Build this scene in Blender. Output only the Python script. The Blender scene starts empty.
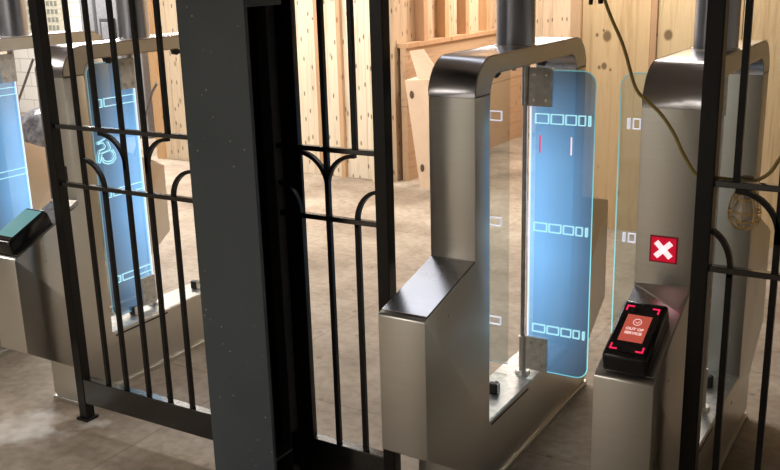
import bpy, bmesh, math, random
from mathutils import Vector, Matrix
random.seed(7)
sc = bpy.context.scene
COL = sc.collection

# ------------------------------------------------------------------ camera
YAW, PITCH, ROLL, F = -0.5445, -0.2744, -0.0277, 950.8
fw = Vector((math.sin(YAW)*math.cos(PITCH), math.cos(YAW)*math.cos(PITCH), math.sin(PITCH)))
rt = Vector((math.cos(YAW), -math.sin(YAW), 0.0)); up = rt.cross(fw)
R_ = rt*math.cos(ROLL) + up*math.sin(ROLL); U_ = -rt*math.sin(ROLL) + up*math.cos(ROLL)
cd = bpy.data.cameras.new('camera'); cam = bpy.data.objects.new('camera', cd); COL.objects.link(cam)
cam.matrix_world = Matrix(((R_.x, U_.x, -fw.x, 1.3858), (R_.y, U_.y, -fw.y, -2.4896), (R_.z, U_.z, -fw.z, 1.9488), (0, 0, 0, 1)))
cd.sensor_width = 36.0; cd.lens = F/780*36.0; cd.clip_start = 0.05
sc.camera = cam
sc.view_settings.view_transform = 'Standard'; sc.view_settings.look = 'None'
sc.view_settings.exposure = 0.08; sc.view_settings.gamma = 1.0; sc.view_settings.use_curve_mapping = False
w = bpy.data.worlds.new('world'); sc.world = w; w.use_nodes = True
w.node_tree.nodes['Background'].inputs[0].default_value = (0.9, 0.85, 0.8, 1)
w.node_tree.nodes['Background'].inputs[1].default_value = 0.05

def area(name, loc, sx, sy, power, col, rot=(0, 0, 0)):
    l = bpy.data.lights.new(name, 'AREA'); l.shape = 'RECTANGLE'; l.size = sx; l.size_y = sy
    l.energy = power; l.color = col
    o = bpy.data.objects.new(name, l); COL.objects.link(o); o.location = loc; o.rotation_euler = rot
    return o
WARM = (1.0, 0.86, 0.70); NEUT = (1.0, 0.93, 0.85); COOL = (0.80, 0.87, 1.0)
area('ceiling_light_hall', (-4.3, 3.5, 2.9), 3.2, 0.5, 178, NEUT)
area('ceiling_light_right', (-0.62, 3.75, 2.9), 1.1, 0.3, 62, NEUT)
area('ceiling_light_far', (-8.0, 5.0, 2.9), 3.0, 0.4, 280, (1.0, 0.97, 0.93))
area('ceiling_light_alcove', (-2.05, 6.4, 2.9), 1.0, 0.4, 110, NEUT)
area('ceiling_light_gates', (-1.0, 1.75, 2.93), 1.8, 0.45, 7, COOL)  # added soft light, mirrored in the sloping console tops
area('ceiling_light_near', (-2.0, -3.3, 2.2), 2.4, 0.3, 72, NEUT)  # added fill behind the camera for the gate fronts, hung below the ceiling
area('ceiling_light_left', (-4.6, -0.6, 2.9), 2.0, 0.4, 66, NEUT)  # added fill for the foreground floor at left

# ------------------------------------------------------------------ materials
def newmat(name):
    m = bpy.data.materials.new(name); m.use_nodes = True
    return m, m.node_tree.nodes, m.node_tree.links, m.node_tree.nodes['Principled BSDF']
def ramp(N, stops):
    r = N.new('ShaderNodeValToRGB'); e = r.color_ramp.elements
    while len(e) < len(stops): e.new(0.5)
    for i, (p, c) in enumerate(stops): e[i].position = p; e[i].color = (*c, 1)
    return r
def simple(name, col, rough=0.5, metal=0.0, bump=0.0, scale=40, var=0.06):
    m, N, L, b = newmat(name)
    tc = N.new('ShaderNodeTexCoord'); n = N.new('ShaderNodeTexNoise'); n.inputs['Scale'].default_value = scale; n.inputs['Detail'].default_value = 4
    L.new(tc.outputs['Object'], n.inputs['Vector'])
    lo = tuple(max(0, c*(1-var*3)) for c in col); hi = tuple(min(1, c*(1+var*3)) for c in col)
    r = ramp(N, [(0.3, lo), (0.7, hi)]); L.new(n.outputs['Fac'], r.inputs['Fac']); L.new(r.outputs['Color'], b.inputs['Base Color'])
    b.inputs['Roughness'].default_value = rough; b.inputs['Metallic'].default_value = metal
    if bump:
        bp = N.new('ShaderNodeBump'); bp.inputs['Strength'].default_value = bump; bp.inputs['Distance'].default_value = 0.002
        L.new(n.outputs['Fac'], bp.inputs['Height']); L.new(bp.outputs['Normal'], b.inputs['Normal'])
    return m
def emit(name, col, s):
    m, N, L, b = newmat(name)
    b.inputs['Base Color'].default_value = (*[c*0.3 for c in col], 1); b.inputs['Emission Color'].default_value = (*col, 1)
    b.inputs['Emission Strength'].default_value = s; b.inputs['Roughness'].default_value = 0.3
    return m
def steel(name, col, rough, stretch=(3, 3, 260)):
    m, N, L, b = newmat(name)
    tc = N.new('ShaderNodeTexCoord'); mp = N.new('ShaderNodeMapping'); mp.inputs['Scale'].default_value = stretch
    n = N.new('ShaderNodeTexNoise'); n.inputs['Scale'].default_value = 1.0; n.inputs['Detail'].default_value = 3
    L.new(tc.outputs['Object'], mp.inputs['Vector']); L.new(mp.outputs['Vector'], n.inputs['Vector'])
    n2 = N.new('ShaderNodeTexNoise'); n2.inputs['Scale'].default_value = 5.0; L.new(tc.outputs['Object'], n2.inputs['Vector'])
    r = ramp(N, [(0.25, tuple(c*0.93 for c in col)), (0.75, col)]); L.new(n.outputs['Fac'], r.inputs['Fac'])
    L.new(r.outputs['Color'], b.inputs['Base Color'])
    mr = N.new('ShaderNodeMapRange'); mr.inputs['To Min'].default_value = rough*0.85; mr.inputs['To Max'].default_value = rough*1.2
    L.new(n2.outputs['Fac'], mr.inputs['Value']); L.new(mr.outputs['Result'], b.inputs['Roughness'])
    bp = N.new('ShaderNodeBump'); bp.inputs['Strength'].default_value = 0.02; bp.inputs['Distance'].default_value = 0.001
    L.new(n.outputs['Fac'], bp.inputs['Height']); L.new(bp.outputs['Normal'], b.inputs['Normal'])
    b.inputs['Metallic'].default_value = 1.0
    return m
M = {}
M['steel'] = steel('brushed_steel', (0.63, 0.625, 0.59), 0.33)
M['steel_cap'] = steel('polished_cap_steel', (0.52, 0.51, 0.53), 0.24, (1, 90, 90))
M['steel_light'] = steel('pale_brushed_steel', (0.74, 0.72, 0.69), 0.42)
M['steel_post'] = steel('grey_post_steel', (0.42, 0.44, 0.50), 0.3, (3, 3, 60))
M['chrome'] = simple('hinge_steel', (0.55, 0.53, 0.5), 0.28, 1.0)
M['hinge'] = simple('matt_hinge_steel', (0.70, 0.68, 0.62), 0.5, 0.1)
M['slope'] = steel('slope_steel', (0.70, 0.69, 0.70), 0.26, (3, 120, 3))
M['gap'] = simple('dark_gap', (0.02, 0.02, 0.02), 0.7)
M['black_paint'] = simple('black_gloss_paint', (0.007, 0.007, 0.0075), 0.3, 0.0, 0.25, 60)
M['black_paint'].node_tree.nodes['Principled BSDF'].inputs['Specular IOR Level'].default_value = 0.3
M['rail_paint'] = simple('worn_gloss_rail_paint', (0.007, 0.007, 0.007), 0.16, 0.0, 0.1, 60)
M['rail_paint'].node_tree.nodes['Principled BSDF'].inputs['Specular IOR Level'].default_value = 1.0
M['dusty'] = simple('dusty_black_paint', (0.035, 0.035, 0.037), 0.5)
M['sill'] = simple('satin_sill_steel', (0.50, 0.50, 0.49), 0.4, 0.6)
M['rubber'] = simple('black_rubber', (0.015, 0.015, 0.016), 0.45)
M['plastic'] = simple('black_plastic', (0.012, 0.012, 0.013), 0.2)
M['card'] = simple('cardboard', (0.62, 0.47, 0.34), 0.85, 0, 0.1, 8, 0.015)
M['card_dark'] = simple('cardboard_inside', (0.10, 0.06, 0.04), 0.9)
M['cord'] = simple('yellow_cord_rubber', (0.44, 0.33, 0.10), 0.5)
M['plug'] = simple('maroon_plug', (0.05, 0.008, 0.012), 0.4)
M['amber'] = simple('amber_plastic', (0.88, 0.58, 0.20), 0.35)
M['bulb'] = simple('frosted_bulb_glass', (0.80, 0.74, 0.62), 0.25)
M['grey_metal'] = simple('grey_painted_metal', (0.15, 0.15, 0.16), 0.45)
M['dark_metal'] = simple('dark_painted_metal', (0.035, 0.035, 0.04), 0.5)
M['white_plastic'] = simple('white_paint', (0.7, 0.7, 0.7), 0.4)
M['bag'] = simple('grey_plastic_bag', (0.14, 0.14, 0.16), 0.25, 0, 0.5, 25, 0.15)
M['ceiling'] = simple('ceiling_paint', (0.42, 0.41, 0.40), 0.9)
M['dim_wall'] = simple('dim_wall_paint', (0.62, 0.61, 0.57), 0.8)
M['cyan_edge'] = emit('cyan_edge_light', (0.30, 0.88, 0.92), 1.0)  # brightness of the glass edges put in as emission, weaker towards the top
def edge_mat(m, z0, z1, s0, s1):
    N = m.node_tree.nodes; L = m.node_tree.links; b = N['Principled BSDF']
    tc = N.new('ShaderNodeTexCoord'); sp = N.new('ShaderNodeSeparateXYZ'); mr = N.new('ShaderNodeMapRange')
    mr.inputs['From Min'].default_value = z0; mr.inputs['From Max'].default_value = z1; mr.inputs['To Min'].default_value = s0; mr.inputs['To Max'].default_value = s1
    L.new(tc.outputs['Object'], sp.inputs[0]); L.new(sp.outputs['Z'], mr.inputs['Value']); L.new(mr.outputs['Result'], b.inputs['Emission Strength'])
edge_mat(M['cyan_edge'], 0.8, 1.5, 1.0, 0.33)
M['soft_cyan'] = emit('soft_cyan_edge', (0.30, 0.55, 0.60), 0.6)
M['pale_edge'] = emit('unlit_edge', (0.45, 0.62, 0.60), 0.45)  # pale edges of the clear leaves, also emissive
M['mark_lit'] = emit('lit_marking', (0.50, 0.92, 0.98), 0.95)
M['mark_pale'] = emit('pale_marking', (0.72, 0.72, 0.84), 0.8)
M['white_edge'] = emit('white_edge_light', (0.85, 0.88, 1.0), 1.1)  # bright hinge-side glass edge put in as emission
M['red'] = emit('red_display', (0.62, 0.0, 0.025), 0.75)
M['red_dim'] = emit('dark_red_display', (0.16, 0.0, 0.01), 0.5)
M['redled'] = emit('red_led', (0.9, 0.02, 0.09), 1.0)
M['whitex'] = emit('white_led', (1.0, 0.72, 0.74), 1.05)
M['green'] = emit('green_led', (0.05, 0.9, 0.5), 1.5)
M['orange'] = emit('orange_screen', (0.50, 0.085, 0.055), 0.85)
M['cyanscreen'] = emit('cyan_screen', (0.15, 0.36, 0.38), 0.7)  # cyan sheen for the reader top, emissive
M['text'] = emit('screen_text', (0.9, 0.6, 0.55), 0.9)

def sheen_glass():  # blue sheen put into the glass as emission, fading from the hinge
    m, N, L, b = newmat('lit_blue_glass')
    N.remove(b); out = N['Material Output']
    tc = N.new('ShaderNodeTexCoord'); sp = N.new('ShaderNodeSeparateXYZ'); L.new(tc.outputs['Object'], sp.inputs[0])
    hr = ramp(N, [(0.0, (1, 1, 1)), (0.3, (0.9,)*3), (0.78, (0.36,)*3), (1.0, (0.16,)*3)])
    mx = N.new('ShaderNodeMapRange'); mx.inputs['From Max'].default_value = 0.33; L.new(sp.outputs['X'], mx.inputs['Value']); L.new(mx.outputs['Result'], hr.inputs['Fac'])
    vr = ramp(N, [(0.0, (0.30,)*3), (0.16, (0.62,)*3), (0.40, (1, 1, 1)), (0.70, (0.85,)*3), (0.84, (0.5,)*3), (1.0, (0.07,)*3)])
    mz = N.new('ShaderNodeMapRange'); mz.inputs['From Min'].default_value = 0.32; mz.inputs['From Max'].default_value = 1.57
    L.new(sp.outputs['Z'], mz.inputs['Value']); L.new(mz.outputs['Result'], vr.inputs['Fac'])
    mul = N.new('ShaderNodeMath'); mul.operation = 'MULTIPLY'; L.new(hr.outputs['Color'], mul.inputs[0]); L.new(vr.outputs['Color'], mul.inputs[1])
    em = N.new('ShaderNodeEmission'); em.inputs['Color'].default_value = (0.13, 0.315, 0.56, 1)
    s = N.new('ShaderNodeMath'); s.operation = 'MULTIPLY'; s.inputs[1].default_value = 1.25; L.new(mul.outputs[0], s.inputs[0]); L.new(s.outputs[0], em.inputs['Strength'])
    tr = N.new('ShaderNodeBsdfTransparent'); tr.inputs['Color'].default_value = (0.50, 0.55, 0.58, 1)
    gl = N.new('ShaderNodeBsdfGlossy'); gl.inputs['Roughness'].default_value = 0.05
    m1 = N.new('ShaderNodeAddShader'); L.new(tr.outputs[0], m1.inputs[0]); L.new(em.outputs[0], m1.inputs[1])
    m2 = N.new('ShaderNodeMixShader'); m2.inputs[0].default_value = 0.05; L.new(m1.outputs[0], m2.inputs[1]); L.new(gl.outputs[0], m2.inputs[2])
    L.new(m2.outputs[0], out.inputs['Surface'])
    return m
def clear_glass(name, tint, g=0.05):
    m, N, L, b = newmat(name); N.remove(b); out = N['Material Output']
    tr = N.new('ShaderNodeBsdfTransparent'); tr.inputs['Color'].default_value = (*tint, 1)
    gl = N.new('ShaderNodeBsdfGlossy'); gl.inputs['Roughness'].default_value = 0.04
    df = N.new('ShaderNodeBsdfDiffuse'); df.inputs['Color'].default_value = (0.6, 0.65, 0.7, 1)
    m1 = N.new('ShaderNodeMixShader'); m1.inputs[0].default_value = 0.06; L.new(tr.outputs[0], m1.inputs[1]); L.new(df.outputs[0], m1.inputs[2])
    m2 = N.new('ShaderNodeMixShader'); m2.inputs[0].default_value = g; L.new(m1.outputs[0], m2.inputs[1]); L.new(gl.outputs[0], m2.inputs[2])
    L.new(m2.outputs[0], out.inputs['Surface'])
    return m
M['blue_glass'] = sheen_glass()
M['glass'] = clear_glass('clear_glass', (0.90, 0.94, 0.94))

def concrete():
    m, N, L, b = newmat('dirty_concrete')
    tc = N.new('ShaderNodeTexCoord')
    n1 = N.new('ShaderNodeTexNoise'); n1.inputs['Scale'].default_value = 1.6; n1.inputs['Detail'].default_value = 9; n1.inputs['Roughness'].default_value = 0.62
    n2 = N.new('ShaderNodeTexNoise'); n2.inputs['Scale'].default_value = 22; n2.inputs['Detail'].default_value = 5
    for n in (n1, n2): L.new(tc.outputs['Object'], n.inputs['Vector'])
    r1 = ramp(N, [(0.32, (0.17, 0.13, 0.092)), (0.5, (0.31, 0.25, 0.19)), (0.68, (0.43, 0.37, 0.295))])
    L.new(n1.outputs['Fac'], r1.inputs['Fac'])
    r2 = ramp(N, [(0.34, (0.72,)*3), (0.58, (1, 1, 1))]); L.new(n2.outputs['Fac'], r2.inputs['Fac'])
    mu = N.new('ShaderNodeMixRGB'); mu.blend_type = 'MULTIPLY'; mu.inputs[0].default_value = 0.8
    L.new(r1.outputs[0], mu.inputs[1]); L.new(r2.outputs[0], mu.inputs[2])
    # dark pits and scattered dirt
    v = N.new('ShaderNodeTexVoronoi'); v.inputs['Scale'].default_value = 7; L.new(tc.outputs['Object'], v.inputs['Vector'])
    rv = ramp(N, [(0.06, (0.35,)*3), (0.14, (1, 1, 1))]); L.new(v.outputs['Distance'], rv.inputs['Fac'])
    m3 = N.new('ShaderNodeMixRGB'); m3.blend_type = 'MULTIPLY'; m3.inputs[0].default_value = 0.6; L.new(mu.outputs[0], m3.inputs[1]); L.new(rv.outputs[0], m3.inputs[2])
    # saw-cut joints
    br = N.new('ShaderNodeTexBrick'); br.offset = 0.0; br.inputs['Scale'].default_value = 1.0; br.inputs['Mortar Size'].default_value = 0.006
    br.inputs['Brick Width'].default_value = 1.35; br.inputs['Row Height'].default_value = 1.25
    br.inputs['Color1'].default_value = (1, 1, 1, 1); br.inputs['Color2'].default_value = (0.93, 0.93, 0.93, 1); br.inputs['Mortar'].default_value = (0.45, 0.42, 0.38, 1)
    mp = N.new('ShaderNodeMapping'); mp.inputs['Location'].default_value = (0.15, 0.42, 0); L.new(tc.outputs['Object'], mp.inputs['Vector']); L.new(mp.outputs['Vector'], br.inputs['Vector'])
    m4 = N.new('ShaderNodeMixRGB'); m4.blend_type = 'MULTIPLY'; m4.inputs[0].default_value = 0.4; L.new(m3.outputs[0], m4.inputs[1]); L.new(br.outputs['Color'], m4.inputs[2])
    # pale chalky patches spilt by the fence foot
    last = m4
    for (px, py, rad) in ((-2.08, 0.0, 0.17), (-1.80, 0.17, 0.13), (-1.93, 0.0, 0.12)):
        sb = N.new('ShaderNodeVectorMath'); sb.operation = 'DISTANCE'; sb.inputs[1].default_value = (px, py, 0)
        ad = N.new('ShaderNodeVectorMath'); ad.operation = 'MULTIPLY_ADD'; ad.inputs[1].default_value = (0.5,)*3
        n5 = N.new('ShaderNodeTexNoise'); n5.inputs['Scale'].default_value = 6; n5.inputs['Detail'].default_value = 6; L.new(tc.outputs['Object'], n5.inputs['Vector'])
        L.new(n5.outputs['Color'], ad.inputs[0]); L.new(tc.outputs['Object'], ad.inputs[2])
        s2 = N.new('ShaderNodeVectorMath'); s2.operation = 'SUBTRACT'; s2.inputs[1].default_value = (0.25, 0.25, 0.25); L.new(ad.outputs[0], s2.inputs[0]); L.new(s2.outputs[0], sb.inputs[0])
        mr = N.new('ShaderNodeMapRange'); mr.inputs['From Min'].default_value = rad*0.3; mr.inputs['From Max'].default_value = rad; mr.inputs['To Min'].default_value = 0.9; mr.inputs['To Max'].default_value = 0
        L.new(sb.outputs['Value'], mr.inputs['Value'])
        mm = N.new('ShaderNodeMixRGB'); mm.inputs[2].default_value = (0.62, 0.59, 0.55, 1); L.new(mr.outputs[0], mm.inputs[0]); L.new(last.outputs[0], mm.inputs[1]); last = mm
    L.new(last.outputs[0], b.inputs['Base Color']); b.inputs['Roughness'].default_value = 0.62
    bp = N.new('ShaderNodeBump'); bp.inputs['Strength'].default_value = 0.35; bp.inputs['Distance'].default_value = 0.01
    L.new(n1.outputs['Fac'], bp.inputs['Height']); L.new(bp.outputs['Normal'], b.inputs['Normal'])
    return m
M['floor'] = concrete()

def wood(name, light, dark, knots=(), axis='Z', pits=False, grain=1.0):
    """boards differ by island; grain runs along axis; knots are (x, z, radius) in the wall's own coordinates"""
    m, N, L, b = newmat(name)
    tc = N.new('ShaderNodeTexCoord'); geo = N.new('ShaderNodeNewGeometry')
    ofs = N.new('ShaderNodeVectorMath'); ofs.operation = 'ADD'; cmb = N.new('ShaderNodeCombineXYZ')
    mu0 = N.new('ShaderNodeMath'); mu0.operation = 'MULTIPLY'; mu0.inputs[1].default_value = 37.0
    L.new(geo.outputs['Random Per Island'], mu0.inputs[0])
    for k in range(3): L.new(mu0.outputs[0], cmb.inputs[k])
    L.new(tc.outputs['Object'], ofs.inputs[0]); L.new(cmb.outputs[0], ofs.inputs[1])
    mp = N.new('ShaderNodeMapping'); s = {'Z': (16*grain, 16*grain, 0.9), 'Y': (16*grain, 0.9, 16*grain), 'X': (0.9, 16*grain, 16*grain)}[axis]
    mp.inputs['Scale'].default_value = s; L.new(ofs.outputs[0], mp.inputs['Vector'])
    n = N.new('ShaderNodeTexNoise'); n.inputs['Scale'].default_value = 1.0; n.inputs['Detail'].default_value = 5; n.inputs['Roughness'].default_value = 0.6; n.inputs['Distortion'].default_value = 1.2
    L.new(mp.outputs['Vector'], n.inputs['Vector'])
    mid = tuple((a+c)/2 for a, c in zip(light, dark))
    r = ramp(N, [(0.33, mid), (0.5, light), (0.72, tuple(a*0.9 for a in light))]); L.new(n.outputs['Fac'], r.inputs['Fac'])
    isl = ramp(N, [(0.0, (1, 1, 1)), (0.55, (0.93, 0.91, 0.88)), (1.0, (0.80, 0.73, 0.66))]); L.new(geo.outputs['Random Per Island'], isl.inputs['Fac'])
    mx = N.new('ShaderNodeMixRGB'); mx.blend_type = 'MULTIPLY'; mx.inputs[0].default_value = 1; L.new(r.outputs[0], mx.inputs[1]); L.new(isl.outputs[0], mx.inputs[2])
    last = mx
    v = N.new('ShaderNodeTexVoronoi'); v.inputs['Scale'].default_value = 1.0; mpv = N.new('ShaderNodeMapping')
    mpv.inputs['Scale'].default_value = (5.5, 5.5, 2.6); L.new(ofs.outputs[0], mpv.inputs['Vector']); L.new(mpv.outputs['Vector'], v.inputs['Vector'])
    rv = ramp(N, [(0.05, dark), (0.10, (1, 1, 1))]); L.new(v.outputs['Distance'], rv.inputs['Fac'])
    mk = N.new('ShaderNodeMixRGB'); mk.blend_type = 'MULTIPLY'; mk.inputs[0].default_value = 0.75; L.new(last.outputs[0], mk.inputs[1]); L.new(rv.outputs[0], mk.inputs[2]); last = mk
    if pits:                                     # rows of nail holes
        sp = N.new('ShaderNodeSeparateXYZ'); L.new(tc.outputs['Object'], sp.inputs[0])
        v2 = N.new('ShaderNodeTexVoronoi'); v2.voronoi_dimensions = '2D'; v2.inputs['Scale'].default_value = 1.0; v2.inputs['Randomness'].default_value = 0.6
        axy = N.new('ShaderNodeMath'); L.new(sp.outputs['X'], axy.inputs[0]); L.new(sp.outputs['Y'], axy.inputs[1]); cb = N.new('ShaderNodeCombineXYZ'); L.new(axy.outputs[0], cb.inputs[0]); L.new(sp.outputs['Z'], cb.inputs[1])
        m2 = N.new('ShaderNodeMapping'); m2.inputs['Scale'].default_value = (11, 3.9, 1.0); L.new(cb.outputs[0], m2.inputs['Vector']); L.new(m2.outputs['Vector'], v2.inputs['Vector'])
        r2 = ramp(N, [(0.07, (0.16, 0.12, 0.09)), (0.11, (1, 1, 1))]); L.new(v2.outputs['Distance'], r2.inputs['Fac'])
        m5 = N.new('ShaderNodeMixRGB'); m5.blend_type = 'MULTIPLY'; m5.inputs[0].default_value = 0.8; L.new(last.outputs[0], m5.inputs[1]); L.new(r2.outputs[0], m5.inputs[2]); last = m5
    for (kx, kz, kr) in knots:
        d = N.new('ShaderNodeVectorMath'); d.operation = 'MULTIPLY'; d.inputs[1].default_value = (1, 0, 0.8); L.new(tc.outputs['Object'], d.inputs[0])
        ds = N.new('ShaderNodeVectorMath'); ds.operation = 'DISTANCE'; ds.inputs[1].default_value = (kx, 0, kz*0.8); L.new(d.outputs[0], ds.inputs[0])
        rr = N.new('ShaderNodeMapRange'); rr.inputs['From Min'].default_value = kr*0.7; rr.inputs['From Max'].default_value = kr*1.15; rr.inputs['To Min'].default_value = 0.85; rr.inputs['To Max'].default_value = 0
        L.new(ds.outputs['Value'], rr.inputs['Value'])
        q = N.new('ShaderNodeMixRGB'); q.inputs[2].default_value = (0.13, 0.075, 0.03, 1); L.new(rr.outputs[0], q.inputs[0]); L.new(last.outputs[0], q.inputs[1]); last = q
    L.new(last.outputs[0], b.inputs['Base Color']); b.inputs['Roughness'].default_value = 0.65
    return m
M['wood_mid'] = wood('pale_pine_boards', (0.76, 0.67, 0.53), (0.42, 0.30, 0.19), pits=True, knots=[(-3.98, 1.72, 0.032), (-3.73, 1.71, 0.036), (-3.97, 1.50, 0.012), (-3.89, 1.02, 0.012)])
M['wood_right'] = wood('knotty_pine_boards', (0.74, 0.57, 0.34), (0.42, 0.26, 0.11),
    knots=[(-0.853, 1.43, 0.034), (-0.416, 1.442, 0.032), (-0.928, 1.437, 0.012), (-0.868, 1.216, 0.022), (-0.905, 1.205, 0.012), (-0.88, 1.47, 0.009), (-0.50, 1.442, 0.011), (-0.82, 1.19, 0.009)])
M['wood_stud'] = wood('stud_lumber', (0.62, 0.42, 0.24), (0.3, 0.16, 0.07))
M['wood_brown'] = wood('brown_sheathing', (0.56, 0.41, 0.27), (0.33, 0.2, 0.12), axis='Y')
M['wood_orange'] = wood('orange_lumber', (0.58, 0.38, 0.23), (0.34, 0.2, 0.11))
def tile():
    m, N, L, b = newmat('white_wall_tile')
    tc = N.new('ShaderNodeTexCoord'); mp = N.new('ShaderNodeMapping'); mp.inputs['Rotation'].default_value = (math.pi/2, 0, 0)
    br = N.new('ShaderNodeTexBrick'); br.inputs['Scale'].default_value = 1; br.inputs['Brick Width'].default_value = 0.4; br.inputs['Row Height'].default_value = 0.2; br.inputs['Mortar Size'].default_value = 0.008
    br.inputs['Color1'].default_value = (0.74, 0.72, 0.68, 1); br.inputs['Color2'].default_value = (0.70, 0.68, 0.64, 1); br.inputs['Mortar'].default_value = (0.5, 0.48, 0.45, 1)
    L.new(tc.outputs['Object'], mp.inputs['Vector']); L.new(mp.outputs['Vector'], br.inputs['Vector']); L.new(br.outputs['Color'], b.inputs['Base Color'])
    b.inputs['Roughness'].default_value = 0.3
    return m
M['tile'] = tile()
def column_paint():
    m, N, L, b = newmat('scuffed_blue_grey_paint')
    tc = N.new('ShaderNodeTexCoord'); n = N.new('ShaderNodeTexNoise'); n.inputs['Scale'].default_value = 3; n.inputs['Detail'].default_value = 6; L.new(tc.outputs['Object'], n.inputs['Vector'])
    r = ramp(N, [(0.3, (0.047, 0.064, 0.077)), (0.7, (0.064, 0.083, 0.099))]); L.new(n.outputs['Fac'], r.inputs['Fac'])
    v = N.new('ShaderNodeTexVoronoi'); v.inputs['Scale'].default_value = 26; L.new(tc.outputs['Object'], v.inputs['Vector'])
    rv = ramp(N, [(0.06, (1, 1, 1)), (0.10, (0, 0, 0))]); L.new(v.outputs['Distance'], rv.inputs['Fac'])
    n2 = N.new('ShaderNodeTexNoise'); n2.inputs['Scale'].default_value = 4.5; L.new(tc.outputs['Object'], n2.inputs['Vector'])
    rn = ramp(N, [(0.42, (0, 0, 0)), (0.55, (0.9,)*3)]); L.new(n2.outputs['Fac'], rn.inputs['Fac'])
    mu = N.new('ShaderNodeMixRGB'); mu.blend_type = 'MULTIPLY'; mu.inputs[0].default_value = 1; L.new(rv.outputs[0], mu.inputs[1]); L.new(rn.outputs[0], mu.inputs[2])
    mx = N.new('ShaderNodeMixRGB'); mx.inputs[2].default_value = (0.36, 0.36, 0.31, 1); L.new(mu.outputs[0], mx.inputs[0]); L.new(r.outputs[0], mx.inputs[1])
    L.new(mx.outputs[0], b.inputs['Base Color']); b.inputs['Roughness'].default_value = 0.42
    bp = N.new('ShaderNodeBump'); bp.inputs['Strength'].default_value = 0.2; bp.inputs['Distance'].default_value = 0.004; L.new(n.outputs['Fac'], bp.inputs['Height']); L.new(bp.outputs['Normal'], b.inputs['Normal'])
    return m
M['column'] = column_paint()

# ------------------------------------------------------------------ mesh helpers
def box(bm, x0, x1, y0, y1, z0, z1, bev=0.0, mt=None):
    r = bmesh.ops.create_cube(bm, size=1.0); vs = r['verts']
    for v in vs:
        v.co = Vector(((x0+x1)/2 + v.co.x*(x1-x0), (y0+y1)/2 + v.co.y*(y1-y0), (z0+z1)/2 + v.co.z*(z1-z0)))
    if bev > 0:
        es = list({e for v in vs for e in v.link_edges})
        r = bmesh.ops.bevel(bm, geom=es, offset=bev, segments=2, affect='EDGES', profile=0.5)
        vs = r['verts']
    if mt is not None:
        for v in vs: v.co = mt @ v.co
    return vs
def cyl(bm, p0, p1, r, seg=20, r1=None):
    p0 = Vector(p0); p1 = Vector(p1); d = p1-p0
    q = d.to_track_quat('Z', 'Y').to_matrix().to_4x4()
    bmesh.ops.create_cone(bm, cap_ends=True, segments=seg, radius1=r, radius2=r if r1 is None else r1, depth=d.length, matrix=Matrix.Translation((p0+p1)/2) @ q)
def tube(bm, pts, r, seg=8, closed=False):
    pts = [Vector(p) for p in pts]; n = len(pts); rings = []
    ref = None
    for i in range(n):
        a = pts[(i-1) % n] if (closed or i > 0) else pts[i]
        b = pts[(i+1) % n] if (closed or i < n-1) else pts[i]
        t = (b-a).normalized()
        if ref is None: ref = t.orthogonal().normalized()
        ref = (ref - t*ref.dot(t)).normalized(); s = t.cross(ref)
        rings.append([bm.verts.new(pts[i] + (ref*math.cos(k*2*math.pi/seg) + s*math.sin(k*2*math.pi/seg))*r) for k in range(seg)])
    m = n if closed else n-1
    for i in range(m):
        A, B = rings[i], rings[(i+1) % n]
        for k in range(seg): bm.faces.new((A[k], A[(k+1) % seg], B[(k+1) % seg], B[k]))
    if not closed: bm.faces.new(rings[0][::-1]); bm.faces.new(rings[-1])
def obj(name, bm, mat, parent=None, smooth=False, loc=None):
    bmesh.ops.recalc_face_normals(bm, faces=bm.faces)
    me = bpy.data.meshes.new(name); bm.to_mesh(me); bm.free(); me.materials.append(M[mat] if isinstance(mat, str) else mat)
    o = bpy.data.objects.new(name, me); COL.objects.link(o)
    if parent: o.parent = parent
    if loc: o.location = loc
    if smooth:
        me.polygons.foreach_set('use_smooth', [True]*len(me.polygons))
        me.set_sharp_from_angle(angle=math.radians(38))
    return o
def profile(name, loops, x0, x1, mat, parent=None, bevel=0.0):
    """extrude closed (y, z) loops along x from x0 to x1"""
    cu = bpy.data.curves.new(name+'_c', 'CURVE'); cu.dimensions = '2D'; cu.fill_mode = 'BOTH'
    for lp in loops:
        s = cu.splines.new('POLY'); s.points.add(len(lp)-1); s.use_cyclic_u = True
        for i, (a, b) in enumerate(lp): s.points[i].co = (a, b, 0, 1)
    cu.extrude = abs(x1-x0)/2 - bevel; cu.bevel_depth = bevel; cu.bevel_resolution = 1; cu.offset = -bevel
    t = bpy.data.objects.new(name+'_t', cu); COL.objects.link(t)
    bpy.context.view_layer.update()
    dg = bpy.context.evaluated_depsgraph_get()
    me = bpy.data.meshes.new_from_object(t.evaluated_get(dg)); bpy.data.objects.remove(t); bpy.data.curves.remove(cu)
    cx = (x0+x1)/2
    for v in me.vertices: v.co = Vector((cx + v.co.z, v.co.x, v.co.y))
    bm = bmesh.new(); bm.from_mesh(me); bpy.data.meshes.remove(me)
    bmesh.ops.remove_doubles(bm, verts=bm.verts, dist=1e-5)
    return obj(name, bm, mat, parent, smooth=True)
def arc(cx, cy, r, a0, a1, n=8):
    return [(cx + r*math.cos(math.radians(a0+(a1-a0)*i/n)), cy + r*math.sin(math.radians(a0+(a1-a0)*i/n))) for i in range(n+1)]
def thing(name, label, cat, loc=(0, 0, 0), group=None):
    o = bpy.data.objects.new(name, None); COL.objects.link(o); o.location = loc; o.empty_display_size = 0.1
    o['label'] = label; o['category'] = cat
    if group: o['group'] = group
    return o
def tag(o, label, cat, group=None):
    o['label'] = label; o['category'] = cat
    if group: o['group'] = group
    return o
def struct(name, bm, mat): o = obj(name, bm, mat); o['kind'] = 'structure'; return o

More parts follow.
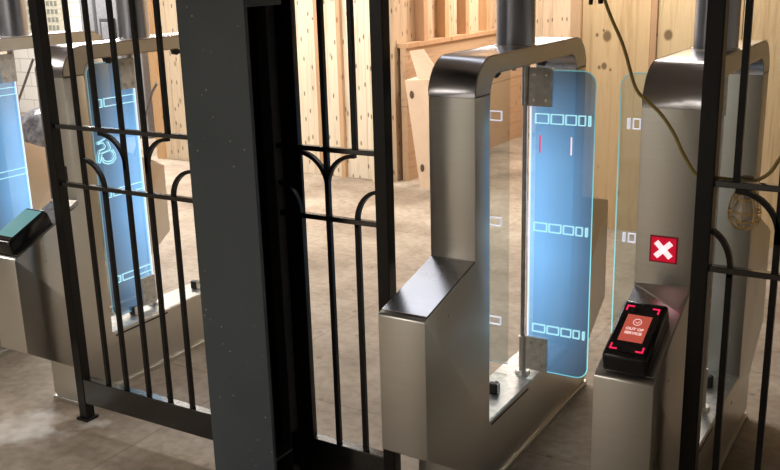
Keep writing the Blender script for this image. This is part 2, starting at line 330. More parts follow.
# ------------------------------------------------------------------ room shell
CZ = 3.0
bm = bmesh.new(); box(bm, -12, 4.2, -5, 8.2, -0.1, 0); struct('floor', bm, 'floor')
bm = bmesh.new(); box(bm, -12, 4.2, -5, 8.2, CZ, CZ+0.1); struct('ceiling', bm, 'ceiling')
bm = bmesh.new(); box(bm, -12, 4.2, -5.1, -5, 0, CZ); struct('wall_near', bm, 'dim_wall')
bm = bmesh.new(); box(bm, 4.2, 4.3, -5, 8.2, 0, CZ); struct('wall_right', bm, 'dim_wall')
bm = bmesh.new(); box(bm, -12.1, -12, -5, 8.2, 0, CZ); struct('wall_left', bm, 'tile')
bm = bmesh.new(); box(bm, -12, -6.0, 6.9, 7.0, 0, CZ); struct('wall_far', bm, 'tile')
# glass-block grid window in the tiled wall
def grid_window():
    bm = bmesh.new(); x0, x1, z0, z1, y = -10.40, -9.60, 1.20, 2.3, 6.86
    box(bm, x0-0.06, x1+0.06, y, y+0.035, z0-0.06, z1+0.06)
    f = struct('window_1', bm, simple('cream_grid_frame', (0.55, 0.52, 0.42), 0.5))
    bm = bmesh.new(); nx, nz = 10, 10
    for i in range(nx):
        for j in range(nz):
            a = x0 + (x1-x0)*(i+0.18)/nx; c = z0 + (z1-z0)*(j+0.2)/nz
            box(bm, a, a+(x1-x0)/nx*0.64, y-0.006, y+0.004, c, c+(z1-z0)/nz*0.6)
    g = obj('grid_pane', bm, simple('grey_grid_glass', (0.22, 0.22, 0.19), 0.4), f); g['kind'] = 'structure'
grid_window()
# pine board wall across the hall, its boards in one mesh
def boards(name, mat, x0, x1, y, widths, z1=CZ, th=0.03, gap=0.004, jit=0.006, fixed=None):
    bm = bmesh.new(); x = x0; i = 0
    while x < x1-0.01:
        wd = fixed[i] if fixed and i < len(fixed) else random.uniform(*widths)
        e = min(x+wd, x1); d = random.uniform(-jit, jit)
        box(bm, x, e-gap, y+d, y+th+d, 0, z1); x = e; i += 1
    return struct(name, bm, mat)
boards('wall_hall', 'wood_mid', -6.05, -3.29, 5.05, (0.16, 0.30))
bm = bmesh.new(); box(bm, -6.10, -6.0, 5.0, 6.9, 0, CZ); struct('trim_1', bm, 'wood_stud')
bm = bmesh.new()
for x in (-4.36, -3.93, -3.68): box(bm, x, x+0.045, 5.005, 5.045, 0, CZ)
struct('trim_2', bm, 'wood_orange')
bm = bmesh.new(); box(bm, -3.30, -3.20, 4.96, 5.12, 0, CZ, 0.003); struct('trim_3', bm, 'wood_mid')
M['nailed'] = wood('nailed_plywood', (0.66, 0.53, 0.38), (0.34, 0.22, 0.13), axis='Z', pits=True, grain=0.6)
# alcove behind the gates: pale sheathing, open stud framing, brown boards up to chest height
bm = bmesh.new()
y = 5.08
while y < 8.0:
    box(bm, -3.16, -3.10, y, min(y+0.6, 8.0)-0.004, 0, CZ); y += 0.6
struct('wall_alcove', bm, 'nailed')
bm = bmesh.new(); box(bm, -3.06, -3.0, 5.12, 7.98, 0, 0.70); box(bm, -3.06, -3.0, 5.12, 7.98, 0.705, 1.235); struct('wall_low', bm, 'wood_brown')
bm = bmesh.new(); box(bm, -3.09, -2.98, 5.12, 7.98, 1.235, 1.275); struct('trim_4', bm, 'wood_orange')
for i, y in enumerate((5.47, 5.90, 6.35, 6.85, 7.45)):
    bm = bmesh.new(); box(bm, -3.098, -3.0, y, y+0.08, 1.275, CZ); struct('trim_%d' % (5+i), bm, 'wood_orange' if i % 2 == 0 else 'wood_stud')
boards('wall_back', 'wood_mid', -3.2, 1.0, 8.0, (0.3, 0.5))
for i, x in enumerate((-2.35, -1.9, -1.45)):
    bm = bmesh.new(); box(bm, x, x+0.045, 7.88, 7.99, 0, CZ); struct('trim_%d' % (11+i), bm, 'wood_orange')
# knotty board wall close behind the right gates
boards('wall_right_boards', 'wood_right', -1.04, 4.2, 4.3, (0.34, 0.48), fixed=[0.50, 0.05, 0.47, 0.10, 0.42, 0.06])
bm = bmesh.new(); box(bm, -1.12, -1.045, 4.27, 4.36, 0, CZ, 0.003); box(bm, -1.12, -1.05, 4.36, 7.98, 0, CZ); struct('trim_14', bm, 'wood_orange')
bm = bmesh.new(); box(bm, -0.535, -0.495, 4.285, 4.30, 0, CZ); struct('trim_15', bm, 'wood_orange')

# ------------------------------------------------------------------ fare gates
W, H1, H2, H3, H = 0.177, 0.856, 0.949, 1.520, 1.65
D1, D2, HB, HS, LB, YE, US, YB, RR = 0.369, 0.488, 0.363, 0.286, 1.45, 1.819, 0.66, 0.25, 0.129
YC = YE/2; YP = 0.955; PX = -0.066

def rounded(x0, x1, z0, z1, r, n=6, which=(1, 1, 1, 1)):
    """(bl, br, tr, tl) corners"""
    pts = []
    for (cx, cz, a, k) in ((x0, z0, 180, 0), (x1, z0, 270, 1), (x1, z1, 0, 2), (x0, z1, 90, 3)):
        if which[k]:
            sx = r if cx == x0 else -r; sz = r if cz == z0 else -r
            pts += arc(cx+sx, cz+sz, r, a, a+90, n)
        else: pts.append((cx, cz))
    return pts

def leaf(parent, kind, reach, lit, marks, symbol=False, rot=0.0, x=-W/2, edge=None, top=1.555, dy=0.0):  # lit: leaf with its blue sheen put in as emission
    """glass leaf in its own frame: +x runs from the hinge line to the free edge"""
    u0, u1, z0, z1 = 0.045, reach, 0.315, 1.555
    out = rounded(u0, u1, z0, z1, 0.05, 6, (0, 1, 1, 0))
    bm = bmesh.new(); th = 0.005
    f = [bm.verts.new((a, -th, c)) for a, c in out]; g = [bm.verts.new((a, th, c)) for a, c in out]
    bm.faces.new(f); bm.faces.new(g[::-1])
    for i in range(len(out)): j = (i+1) % len(out); bm.faces.new((f[i], g[i], g[j], f[j]))
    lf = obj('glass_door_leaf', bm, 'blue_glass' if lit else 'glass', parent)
    lf.location = (x, YP+dy, 0); lf.rotation_euler = (0, 0, rot)
    lf['label'] = 'glowing blue glass door leaf' if lit else 'clear glass door leaf with pale edges'
    bm = bmesh.new(); tube(bm, [(a, 0, c) for a, c in out[0:]], 0.0024 if lit else 0.0022, 6, closed=False); obj('edge_light', bm, edge or ('cyan_edge' if lit else 'pale_edge'), lf)
    if lit:
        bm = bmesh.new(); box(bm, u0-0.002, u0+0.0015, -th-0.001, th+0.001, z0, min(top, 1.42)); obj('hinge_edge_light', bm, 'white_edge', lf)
    lw = 0.0029
    for zt, zb in ((1.389, 1.350), (0.952, 0.916), (0.520, 0.485)):
        bm = bmesh.new()
        for a, c in marks:
            for (p, q, s, t) in ((a, c, zb, zb+lw), (a, c, zt-lw, zt), (a, a+lw, zb+lw, zt-lw), (c-lw, c, zb+lw, zt-lw)):
                box(bm, p, q, -th-0.0008, th+0.0008, s, t)
        obj('etched_marking', bm, 'mark_lit' if lit else 'mark_pale', lf)
    if symbol:
        bm = bmesh.new()
        for yy in (-th-0.001, th+0.001):
            for ln_ in ([(0.350, 1.203), (0.368, 1.196), (0.397, 1.190), (0.399, 1.183), (0.366, 1.186), (0.353, 1.168), (0.361, 1.156), (0.389, 1.151), (0.400, 1.133), (0.406, 1.100), (0.399, 1.092), (0.386, 1.112), (0.379, 1.136), (0.333, 1.142), (0.322, 1.154), (0.336, 1.186)],
                        [(0.385, 1.112), (0.374, 1.091), (0.348, 1.079), (0.318, 1.081), (0.295, 1.100), (0.299, 1.126), (0.312, 1.145)],
                        [(0.379, 1.118), (0.368, 1.100), (0.346, 1.090), (0.322, 1.092), (0.306, 1.106), (0.309, 1.126), (0.322, 1.142)]):
                tube(bm, [(a-0.085, yy, c) for a, c in ln_], 0.0024, 6)
        obj('wheelchair_symbol', bm, 'mark_lit', lf)
    for zc in ((1.490, 0.390) if lit else ()):
        bm = bmesh.new(); box(bm, 0.040, 0.134, -0.014, 0.014, zc-0.073, zc+0.073, 0.002); obj('hinge_plate', bm, 'hinge', lf)
        for a in (0.062, 0.112):
            for c in (-0.048, 0.048):
                bm = bmesh.new(); cyl(bm, (a, -0.0155, zc+c), (a, 0.0155, zc+c), 0.0065, 12); obj('hinge_screw', bm, 'chrome', lf)
    return lf

def gate(X, label, h1=H1, reader=None, sign=None, post=True, PX=PX, py=YP):
    g = thing('fare_gate', label, 'fare gate', (X, 0, 0), None)
    fr = 0.012
    out = [(0, HB)] + [(fr-fr*math.cos(math.radians(a)), h1-fr*0.7+fr*math.sin(math.radians(a))-0.002) for a in (0, 25, 50, 75)]
    out += [(D1, H2), (D1, H3), (D2, H3), (D2, HS), (YE-D2, HS), (YE-D2, H3), (YE-D1, H3), (YE-D1, H2)]
    out += [(YE-fr+fr*math.cos(math.radians(a)), h1-fr*0.7+fr*math.sin(math.radians(a))-0.002) for a in (75, 50, 25, 0)]
    zb = HB-US*YB
    out += [(YE, HB), (YE-YB, zb), (YE-YB, 0.035), (YB, 0.035), (YB, zb)]
    profile('cabinet_housing', [out[::-1]], -W, 0, 'steel', g, 0.003)
    # curved arch above the seam
    s = H3+0.004; rail = 0.062; ri = 0.085
    a_ = [(D1, s)] + arc(D1+RR, H-RR, RR, 180, 90, 10) + arc(YE-D1-RR, H-RR, RR, 90, 0, 10) + [(YE-D1, s), (YE-D2, s)]
    a_ += arc(YE-D2-ri*0.8, H-rail-ri*0.8, ri*0.8, 0, 90, 8) + arc(D2+ri*0.8, H-rail-ri*0.8, ri*0.8, 90, 180, 8) + [(D2, s)]
    profile('top_arch', [a_[::-1]], -W, 0, 'steel_cap', g, 0.002)
    # side skins of the arch are satin like the housing
    for xs in (-W-0.0012, 0.0002):
        ins = [(D1+0.004, s+0.002)] + arc(D1+RR, H-RR, RR-0.004, 180, 90, 10) + arc(YE-D1-RR, H-RR, RR-0.004, 90, 0, 10) + [(YE-D1-0.004, s+0.002), (YE-D2+0.003, s+0.002)]
        ins += arc(YE-D2-ri*0.8, H-rail-ri*0.8, ri*0.8+0.003, 0, 90, 8) + arc(D2+ri*0.8, H-rail-ri*0.8, ri*0.8+0.003, 90, 180, 8) + [(D2-0.003, s+0.002)]
        profile('arch_side_panel', [ins[::-1]], xs, xs+0.001, 'steel', g, 0.0)
    for a, c in ((D1+0.004, D2-0.004), (YE-D2+0.004, YE-D1-0.004)):
        bm = bmesh.new(); box(bm, -W+0.004, -0.004, a, c, H3-0.004, s+0.004); obj('seam_gasket', bm, 'gap', g)
    # kick plate round the foot
    bm = bmesh.new(); box(bm, -W+0.006, -0.006, YB+0.006, YE-YB-0.006, 0, 0.037); obj('plinth', bm, 'steel', g)
    bm = bmesh.new(); box(bm, -W-0.006, 0.006, YB-0.006, YE-YB+0.006, 0.0, 0.022, 0.002); obj('kick_strip', bm, 'steel', g)
    # pale sill tray inside the opening, and a dark service slot below it
    bm = bmesh.new(); box(bm, -W+0.004, -0.004, D2+0.002, YE-D2-0.002, HS, HS+0.004); obj('sill_tray', bm, 'sill', g)
    bm = bmesh.new(); box(bm, -0.001, 0.001, D2+0.015, 0.86, HS-0.022, HS-0.014); obj('service_slot', bm, 'gap', g)
    for y_, z_ in ((0.166, 0.82 if h1 > 0.8 else 0.74), (0.649, 0.226), (1.2, 0.226)):
        bm = bmesh.new(); cyl(bm, (-0.001, y_, z_), (0.0025, y_, z_), 0.006, 14); obj('lock_screw', bm, 'steel_light', g)
    # polished sloping top of both consoles
    for sgn in (0, 1):
        sl = [(0.016, h1+0.0005), (D1-0.002, H2+0.0005), (D1-0.002, H2+0.002), (0.016, h1+0.002)]
        ang = (H2-h1)/D1
        sl = [(y_, h1+0.003+ang*(y_)) for y_ in (0.020, D1-0.001)] ; sl = sl + [(sl[1][0], sl[1][1]+0.0015), (sl[0][0], sl[0][1]+0.0015)]
        if sgn: sl = [(YE-a, b) for a, b in sl][::-1]
        profile('console_top', [sl[::-1]], -W+0.004, -0.004, 'slope', g, 0.0)
    # hinge pole and its collar
    bm = bmesh.new(); cyl(bm, (PX, py, HS+0.003), (PX, py, H-rail), 0.0115, 20); obj('hinge_pole', bm, 'chrome', g, True)
    bm = bmesh.new(); cyl(bm, (PX, py, HS+0.003), (PX, py, HS+0.018), 0.035, 24, 0.028); obj('pole_foot', bm, 'steel_light', g, True)
    bm = bmesh.new(); cyl(bm, (PX, py, HS+0.018), (PX, py, HS+0.17), 0.0165, 20); obj('pole_sleeve', bm, 'steel_light', g, True)
    bm = bmesh.new(); cyl(bm, (PX, py, H-rail-0.17), (PX, py, H-rail), 0.0165, 24); obj('pole_sleeve', bm, 'chrome', g, True)
    bm = bmesh.new(); cyl(bm, (PX-0.02, py-0.07, H-rail-0.03), (PX-0.02, py-0.07, H-rail), 0.009, 12); obj('rail_bolt', bm, 'steel_light', g, True)
    # rubber door stops, two above and two below
    for y_ in (0.715, 1.17):
        bm = bmesh.new(); box(bm, -W/2-0.02, -W/2+0.02, y_-0.016, y_+0.016, HS+0.004, HS+0.05, 0.008); obj('door_stop', bm, 'rubber', g, True); bm = bmesh.new(); cyl(bm, (-W/2, y_+0.012, HS+0.032), (-W/2, y_+0.030, HS+0.034), 0.012, 14); obj('stop_tip', bm, 'rubber', g, True)
        bm = bmesh.new(); box(bm, -W/2+0.0205, -W/2+0.0235, y_-0.012, y_+0.012, HS+0.006, HS+0.05, 0.001); obj('stop_bracket', bm, 'steel_light', g)
        bm = bmesh.new(); profile('door_stop', [[(y_-0.026, H-rail), (y_-0.012, H-rail-0.036), (y_+0.006, H-rail-0.040), (y_+0.012, H-rail-0.02), (y_+0.010, H-rail)]], -W/2-0.014, -W/2+0.014, 'rubber', g, 0.002)
        cyl(bm, (-W/2, y_+0.006, H-rail-0.03), (-W/2, y_+0.030, H-rail-0.024), 0.012, 14); obj('stop_tip', bm, 'rubber', g, True)
    if post:
        bm = bmesh.new(); cyl(bm, (-W/2, 0.905, H), (-W/2, 0.905, CZ-0.001), 0.0735, 40); pp = obj('ceiling_pole', bm, 'steel_post', g, True)
        bm = bmesh.new(); cyl(bm, (-W/2, 0.905, H-0.001), (-W/2, 0.905, H+0.005), 0.079, 40); obj('pole_flange', bm, 'steel_light', pp, True)
    if sign:
        cx, cz, hs_ = -0.0885, 1.082, 0.043
        if sign == 'x':
            bm = bmesh.new(); box(bm, cx-hs_, cx+hs_, D1-0.003, D1+0.0, cz-hs_, cz+hs_); s_ = obj('cross_display', bm, 'red_dim', g)
            bm = bmesh.new(); box(bm, cx-hs_+0.005, cx+hs_-0.005, D1-0.0045, D1-0.002, cz-hs_+0.005, cz+hs_-0.005); obj('display_face', bm, 'red', s_)
            bm = bmesh.new()
            for a in (45, -45):
                box(bm, -0.033, 0.033, D1-0.007, D1-0.004, -0.0085, 0.0085, 0, Matrix.Translation((cx, 0, cz)) @ Matrix.Rotation(math.radians(a), 4, 'Y'))
            obj('cross_symbol', bm, 'whitex', s_)
        else:
            bm = bmesh.new(); box(bm, cx-hs_, cx+hs_, D1-0.003, D1, cz-hs_, cz+hs_); s_ = obj('arrow_display', bm, 'plastic', g)
            bm = bmesh.new(); box(bm, cx+0.020, cx+0.030, D1-0.006, D1-0.002, cz-0.012, cz+0.008, 0.002); obj('green_light', bm, 'green', s_)
            bm = bmesh.new(); box(bm, cx-0.057, cx-0.047, D1-0.010, D1-0.002, 0.957, 0.975, 0.002); obj('green_light', bm, 'green', g)
    if reader:
        build_reader(g, h1, reader)
        ang = (H2-h1)/D1; yc = D1-0.085
        A = Vector((-W+0.003, D1-0.0005, H2+0.012)); B = Vector((-0.003, D1-0.0005, H2+0.022)); C = Vector((-0.016, yc, h1+0.0055+ang*yc))
        A0 = Vector((A.x, A.y, H2-0.002)); B0 = Vector((B.x, B.y, H2-0.002))
        bm = bmesh.new(); v = [bm.verts.new(p) for p in (A, B, C, A0, B0)]
        for f in ((0, 1, 2), (0, 2, 3), (1, 4, 2), (3, 2, 4), (0, 3, 4, 1)): bm.faces.new([v[k] for k in f])
        obj('corner_gusset', bm, 'steel_light', g)
    return g

def build_reader(g, h1, kind):
    sl = math.atan2(H2-h1, D1)
    T = Matrix.Translation((-W/2-0.002, 0.014, h1+0.004)) @ Matrix.Rotation(sl, 4, 'X')
    # wedge body: local y runs up the slope
    wd = 0.066; ln = 0.25
    ZF, ZR = 0.066, 0.071
    bm = bmesh.new()
    vs = box(bm, -wd, wd, 0.0, ln, 0.0, ZR, 0.0)
    for v in bm.verts:
        if v.co.z > 0.01: v.co.z = ZF + (ZR-ZF)*(v.co.y/ln); 
        if v.co.z > 0.01 and v.co.y < 0.01: v.co.y += 0.012
    bmesh.ops.bevel(bm, geom=list(bm.edges), offset=0.012, segments=3, affect='EDGES', profile=0.5)
    for v in bm.verts: v.co = T @ v.co
    rd = obj('card_reader', bm, 'plastic', g, True)
    ta = math.atan2(ZR-ZF, ln)
    S = T @ Matrix.Translation((0, 0.0, ZF+0.0006)) @ Matrix.Rotation(ta, 4, 'X')
    def flat(name, parts, mat, z=0.0, h=0.001):
        b2 = bmesh.new()
        for (a, b, c, d) in parts: box(b2, a, b, c, d, z, z+h, 0, S)
        return obj(name, b2, mat, rd)
    x1, y0, y1 = 0.055, 0.028, 0.232
    flat('bezel', [(-x1, x1, y0, y1)], simple('glossy_bezel_'+kind, (0.02, 0.018, 0.02), 0.08), 0.0, 0.002)
    if kind == 'red':
        c = 0.022; t = 0.0045
        for sx in (-1, 1):
            for (yy, sy) in ((y0+0.006, 1), (y1-0.012, -1)):
                xa = sx*(x1-0.006); P = [(min(xa, xa-sx*c), max(xa, xa-sx*c), min(yy, yy+sy*t), max(yy, yy+sy*t))]
                P.append((min(xa, xa-sx*t), max(xa, xa-sx*t), min(yy, yy+sy*c), max(yy, yy+sy*c)))
                flat('corner_light', P, 'redled', 0.002, 0.002)
        flat('screen', [(-0.036, 0.036, 0.072, 0.182)], 'orange', 0.002, 0.0015)
        b2 = bmesh.new(); pts = [(0.012*math.cos(a), 0.152+0.013*math.sin(a), 0.0045) for a in [math.radians(i*20) for i in range(18)]]
        tube(b2, [S @ Vector(p) for p in pts], 0.0012, 5, True); tube(b2, [S @ Vector((-0.006, 0.153, 0.0045)), S @ Vector((0.0, 0.147, 0.0045)), S @ Vector((0.007, 0.156, 0.0045))], 0.0011, 5)
        obj('round_symbol', b2, 'text', rd)
        for i, (tx, yy, sz) in enumerate((('OUT OF', 0.118, 0.014), ('SERVICE', 0.101, 0.014))):
            cu = bpy.data.curves.new('txt', 'FONT'); cu.body = tx; cu.size = sz; cu.align_x = 'CENTER'; cu.extrude = 0.0003; cu.offset = 0.0006
            t_ = bpy.data.objects.new('txt', cu); COL.objects.link(t_); bpy.context.view_layer.update()
            me = bpy.data.meshes.new_from_object(t_.evaluated_get(bpy.context.evaluated_depsgraph_get())); bpy.data.objects.remove(t_)
            me.transform(S @ Matrix.Translation((0, yy, 0.0042))); me.materials.clear(); me.materials.append(M['text'])
            o = bpy.data.objects.new('screen_text', me); COL.objects.link(o); o.parent = rd
    else:
        flat('screen', [(-0.053, 0.053, 0.05, 0.230)], 'cyanscreen', 0.002, 0.0015)  # cyan reflection on the reader top, put in as a glowing plate

MARKS = [(0.064, 0.120), (0.128, 0.180), (0.188, 0.232), (0.240, 0.268), (0.279, 0.289)]
gm = gate(0.0, 'stainless steel fare gate in the centre with bare sloping console and glowing blue door')
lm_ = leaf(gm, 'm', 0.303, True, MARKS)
for nm, xx, mt in (('red_status_light', 0.087, 'redled'), ('white_status_light', 0.215, 'whitex')):  # red and white reflections on the glass, put in as glowing strips
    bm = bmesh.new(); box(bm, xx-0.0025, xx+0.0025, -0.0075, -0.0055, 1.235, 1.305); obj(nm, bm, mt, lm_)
leaf(gm, 'm', 0.303, False, [(a+0.014, c+0.014) for a, c in MARKS], rot=math.pi)
gr = gate(0.7364, 'stainless steel fare gate with lit red cross sign and orange-screened card reader', 0.792, 'red', 'x')
leaf(gr, 'r', 0.338, False, [(a+0.020, c+0.020) for a, c in MARKS], rot=math.pi, edge='cyan_edge')
gb = gate(-1.994, 'stainless steel fare gate behind the black railing, blue door leaf with wheelchair symbol', 0.792, 'cyan', 'arrow', PX=-0.112, py=YP-0.075)
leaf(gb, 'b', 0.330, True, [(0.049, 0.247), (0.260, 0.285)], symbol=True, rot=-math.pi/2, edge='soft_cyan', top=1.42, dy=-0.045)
gc = gate(-3.746, 'most distant fare gate, only its rear console seen past the blue leaf at far left', 0.792, None, None)
ga = gate(-2.87, 'farthest fare gate at the left edge, mostly cut off, with bright blue leaf', 0.792, None, None, PX=-0.112, py=YP-0.075)
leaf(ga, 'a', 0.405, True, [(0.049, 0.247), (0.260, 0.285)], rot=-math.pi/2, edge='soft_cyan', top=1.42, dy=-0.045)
# ------------------------------------------------------------------ black railing
YF, Z1, Z2, BZ0, BZ1 = 0.18, 1.349, 1.102, 0.088, 0.206
ZT = 2.75
BW = 0.009
def bar(parent, x, z0, z1):
    bm = bmesh.new(); box(bm, x-BW, x+BW, YF-BW, YF+BW, z0, z1, 0.0015); return obj('vertical_bar', bm, 'black_paint', parent)
def ribbon(parent, pts, name='curved_bar'):
    bm = bmesh.new(); hw = BW; th = 0.007; rows = []
    for i, (x, z) in enumerate(pts):
        a = pts[max(i-1, 0)]; b = pts[min(i+1, len(pts)-1)]
        dx, dz = b[0]-a[0], b[1]-a[1]; l = math.hypot(dx, dz); nx, nz = -dz/l, dx/l
        rows.append([bm.verts.new((x+s*nx*th, YF+q*hw, z+s*nz*th)) for s, q in ((1, -1), (1, 1), (-1, 1), (-1, -1))])
    for A, B in zip(rows, rows[1:]):
        for k in range(4): bm.faces.new((A[k], A[(k+1) % 4], B[(k+1) % 4], B[k]))
    bm.faces.new(rows[0]); bm.faces.new(rows[-1][::-1])
    return obj(name, bm, 'black_paint', parent, True)
def quarter(parent, xa, za, xb, zb):
    """from (xa, za) level, curving down to (xb, zb) upright"""
    ribbon(parent, [(xa + (xb-xa)*math.sin(math.radians(t)), zb + (za-zb)*math.cos(math.radians(t))) for t in range(0, 91, 9)] + [(xb, zb-0.02)])
def panel(label, posts, rails_x, through, ends, BZ1=BZ1):
    p = thing('railing_panel', label, 'railing', ((rails_x[0]+rails_x[1])/2, YF, 0), 'black railing panels')
    ox = Vector(p.location)
    made = []
    for x in posts:
        bm = bmesh.new(); box(bm, x-0.024, x+0.024, YF-0.024, YF+0.024, 0.012, ZT, 0.003); made.append(obj('post', bm, 'dusty' if x == -0.712 else 'black_paint', p))
        bm = bmesh.new(); box(bm, x-0.035, x+0.035, YF-0.035, YF+0.035, 0.0, 0.012, 0.002); made.append(obj('base_plate', bm, 'black_paint', p))
    for z in (Z1, Z2):
        bm = bmesh.new(); box(bm, rails_x[0], rails_x[1], YF-0.012, YF+0.012, z-0.009, z+0.009, 0.0015); made.append(obj('rail', bm, 'rail_paint', p))
    bm = bmesh.new(); box(bm, rails_x[0], rails_x[1], YF-0.022, YF+0.022, BZ0, BZ1, 0.003); made.append(obj('bottom_rail', bm, 'rail_paint', p))
    bm = bmesh.new(); box(bm, rails_x[0], rails_x[1], YF-0.02, YF+0.02, ZT-0.04, ZT, 0.003); made.append(obj('top_rail', bm, 'black_paint', p))
    for x in through: made.append(bar(p, x, BZ1, ZT-0.04))
    for (x, xup, xlow) in ends:          # x: interrupted bar, xup: bar its upper curve runs into, xlow: where its lower curve starts
        made.append(bar(p, x, Z1, ZT-0.04)); made.append(bar(p, x, BZ1, Z2+0.0))
        quarter(p, x, Z1-0.016, xup, Z1-0.135)
        quarter(p, xlow, Z2+0.115, x, Z2-0.0)
    for c in list(p.children):
        c.location = -ox
    return p
panel('black iron railing panel left of the big steel column', [-1.874], (-1.85, -0.93), [-1.708, -1.462, -1.340, -1.10, -0.98],
      [(-1.596, -1.462, -1.708), (-1.216, -1.340, -1.10)])
panel('black iron railing panel between the steel column and the centre fare gate', [-0.712, -0.248], (-0.69, -0.27), [-0.479],
      [(-0.602, -0.479, -0.70), (-0.360, -0.479, -0.262)], 0.226)
panel('black iron railing panel at the right edge, crossing the red cross gate', [0.806], (0.83, 1.9), [1.003, 1.249, 1.50, 1.75],
      [(0.885, 1.003, 0.806), (1.126, 1.249, 1.003), (1.375, 1.50, 1.249)])

# ------------------------------------------------------------------ steel column
def column():
    c = thing('steel_column', 'wide dark blue-grey steel column with scuffed paint standing between railing panels', 'column', (-0.715, 0.05, 0))
    x0, x1 = -0.859, -0.574
    bm = bmesh.new(); box(bm, x0, x1, -0.098, -0.083, 0, CZ, 0.002); f = obj('front_flange', bm, 'column', c)
    bm = bmesh.new(); box(bm, x0, x1-0.048, 0.222, 0.237, 0, CZ, 0.002); f2 = obj('rear_flange', bm, 'black_paint', c)
    bm = bmesh.new(); box(bm, -0.782, -0.768, -0.083, 0.222, 0, CZ); f3 = obj('web', bm, 'black_paint', c)
    bm = bmesh.new(); box(bm, -0.768, x1-0.004, -0.083, 0.10, 1.84, 1.90, 0.002); f4 = obj('stiffener_plate', bm, 'column', c)
    bm = bmesh.new(); box(bm, -0.755, x1-0.004, -0.083, 0.02, 0.245, 0.252, 0.001); f5 = obj('foot_bracket', bm, 'black_paint', c)
    for o in c.children: o.location = -Vector(c.location)
column()

# ------------------------------------------------------------------ hanging work light and its yellow cord
def cat(pts, n=8):
    P = [Vector(p) for p in pts]; P = [P[0]*2-P[1]] + P + [P[-1]*2-P[-2]]; out = []
    for i in range(1, len(P)-2):
        for k in range(n):
            t = k/n; a, b, c, d = P[i-1:i+3]
            out.append(0.5*((2*b) + (c-a)*t + (2*a-5*b+4*c-d)*t*t + (3*b-a-3*c+d)*t**3))
    return out + [P[-2]]
def work_light():
    c = thing('work_light', 'caged temporary bulb on a yellow cord hung from the right railing', 'work light', (0.898, 0.24, 1.2))
    yy = 0.222; LX = 0.9
    pts = [(0.33, yy, 2.55), (0.40, yy, 2.15), (0.475, yy, 1.862), (0.540, yy, 1.716), (0.580, yy, 1.60), (0.615, yy, 1.562), (0.655, yy, 1.528), (0.695, yy, 1.475), (0.730, yy, 1.41), (0.77, yy, 1.358), (0.83, yy+0.01, 1.352), (0.90, yy+0.006, 1.352), (0.935, yy, 1.360), (0.965, yy, 1.385), (0.99, yy, 1.43), (1.05, yy, 1.50), (1.20, yy, 1.64), (1.5, yy, 2.1), (1.8, yy, 2.70)]
    bm = bmesh.new(); tube(bm, cat(pts), 0.0052, 8); obj('cord', bm, 'cord', c, True)
    bm = bmesh.new(); cyl(bm, (LX, 0.245, 1.36), (LX, 0.245, 1.315), 0.018, 18); obj('socket', bm, 'rubber', c, True)
    bm = bmesh.new(); bmesh.ops.create_uvsphere(bm, u_segments=24, v_segments=14, radius=0.031, matrix=Matrix.Translation((LX, 0.245, 1.262)))
    for v in bm.verts:
        if v.co.z > 1.275: k = (v.co.z-1.275)/0.03; v.co.x = LX+(v.co.x-LX)*(1-0.1*k); v.co.z += 0.5*(v.co.z-1.275)
    obj('bulb', bm, 'bulb', c, True)
    bm = bmesh.new(); rr = 0.043
    prof = [(0.022, 1.322), (0.034, 1.300), (0.043, 1.265), (0.040, 1.235), (0.026, 1.214), (0.0, 1.207)]
    for k in range(8):
        a = k*math.pi/4
        tube(bm, cat([(LX+r*math.cos(a), 0.245+r*math.sin(a), z) for r, z in prof], 4), 0.0021, 6)
    for r, z in ((0.0435, 1.262), (0.0405, 1.236), (0.034, 1.300), (0.022, 1.322)):
        tube(bm, [(LX+r*math.cos(a*math.pi/12), 0.245+r*math.sin(a*math.pi/12), z) for a in range(24)], 0.0022, 6, True)
    obj('cage', bm, 'amber', c, True)
    bm = bmesh.new(); cyl(bm, (0.463, yy, 1.90), (0.470, yy, 1.832), 0.010, 14, 0.007); cyl(bm, (0.445, yy, 1.92), (0.440, yy, 1.830), 0.009, 14, 0.006); box(bm, 0.43, 0.478, yy-0.012, yy+0.012, 1.87, 1.93, 0.006)
    obj('plug', bm, 'plug', c, True)
    for o in c.children: o.location = -Vector(c.location)
work_light()

# ------------------------------------------------------------------ cardboard boxes leaning by the low wall
def slab(bm, quad, n, th):
    a = [bm.verts.new(Vector(p)) for p in quad]; b = [bm.verts.new(Vector(p)+Vector(n)*th) for p in quad]
    bm.faces.new(a); bm.faces.new(b[::-1])
    for i in range(len(a)): j = (i+1) % len(a); bm.faces.new((a[i], b[i], b[j], a[j]))
def boxes():
    c = thing('cardboard_box', 'tall tan cardboard box with two hand holes leaning beside the low board wall', 'box', (-2.62, 4.9, 0))
    bm = bmesh.new(); A = [(-2.765, 4.92, 0.0), (-2.20, 4.92, 0.0), (-2.30, 4.97, 1.0), (-2.93, 4.97, 0.965)]
    slab(bm, A, (0, 1, 0.05), 0.20); b = obj('box_body', bm, 'card', c)
    bm = bmesh.new(); slab(bm, [(-2.80, 4.975, 0.98), (-2.55, 4.975, 1.0), (-2.64, 4.99, 1.10), (-2.765, 5.02, 1.24), (-2.915, 5.04, 1.22)], (0.1, 1, 0.1), 0.008); obj('box_flap', bm, 'card', c)
    bm = bmesh.new()
    for (x, y_, z) in ((-2.856, 4.958, 0.842), (-2.742, 4.926, 0.185)):
        bmesh.ops.create_uvsphere(bm, u_segments=16, v_segments=8, radius=1, matrix=Matrix.Translation((x, y_, z)) @ Matrix.Diagonal((0.021, 0.004, 0.036, 1)))
    obj('hand_hole', bm, 'card_dark', c)
    for o in c.children: o.location = -Vector(c.location)
boxes()

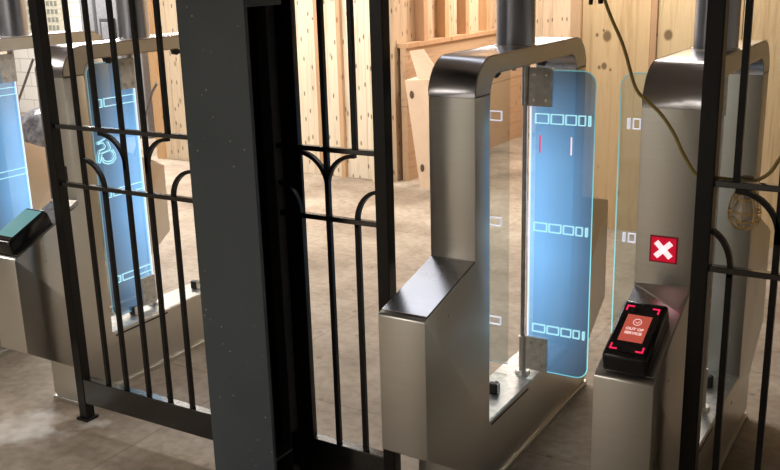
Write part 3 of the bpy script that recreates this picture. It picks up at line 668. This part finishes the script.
# ------------------------------------------------------------------ far left clutter
bm = bmesh.new(); box(bm, -8.08, -7.86, 5.9, 6.1, 0, CZ, 0.01)
tag(obj('painted_post', bm, 'grey_metal'), 'tall grey painted post before the white tiled wall', 'post')
bm = bmesh.new(); box(bm, -7.27, -7.10, 5.9, 6.02, 0, CZ, 0.01)
tag(obj('painted_post', bm, 'grey_metal'), 'slim grey painted post right of the dark control cabinet', 'post')
pc = thing('control_cabinet', 'dark control cabinet with black handset box seen over the railed gate', 'cabinet', (-7.64, 6.02, 0))
bm = bmesh.new(); box(bm, -0.16, 0.20, -0.12, 0.12, 0, 2.6, 0.01); obj('body', bm, 'grey_metal', pc)
bm = bmesh.new(); box(bm, -0.06, 0.16, -0.18, -0.12, 1.15, 1.45, 0.01); hb_ = obj('handset_box', bm, 'dark_metal', pc)
bm = bmesh.new(); box(bm, -0.02, 0.10, -0.19, -0.18, 1.2, 1.4, 0.004); obj('cover', bm, 'grey_metal', hb_)
bm = bmesh.new(); tube(bm, [(-6.47, 3.1, 0.0), (-5.865, 3.1, 0.851), (-5.58, 3.1, 1.25), (-5.56, 3.1, 1.27)], 0.011, 8)
rod1 = tag(obj('metal_rod', bm, 'grey_metal', None, True), 'thin grey rod leaning above the grey bag at far left', 'rod')
bm = bmesh.new(); tube(bm, [(-4.72, 3.1, 0.0), (-4.285, 3.1, 0.846), (-4.19, 3.1, 1.04), (-4.13, 3.1, 1.11)], 0.010, 8)
tag(obj('metal_rod', bm, 'grey_metal', None, True), 'thin grey rod seen through the opening of the wheelchair gate', 'rod')
def bag():
    bm = bmesh.new(); bmesh.ops.create_icosphere(bm, subdivisions=4, radius=1)
    for v in bm.verts:
        n = math.sin(v.co.x*7+1)*math.cos(v.co.y*6)*math.sin(v.co.z*5+2)*0.16
        v.co *= 1+n
        v.co = Vector((v.co.x*0.42, v.co.y*0.3, max(v.co.z, -0.85)*0.34))
    tag(obj('plastic_bag', bm, 'bag', None, True, (-6.95, 4.3, 0.29)), 'crumpled grey plastic bag on the floor behind the farthest gate', 'bag')
bag()
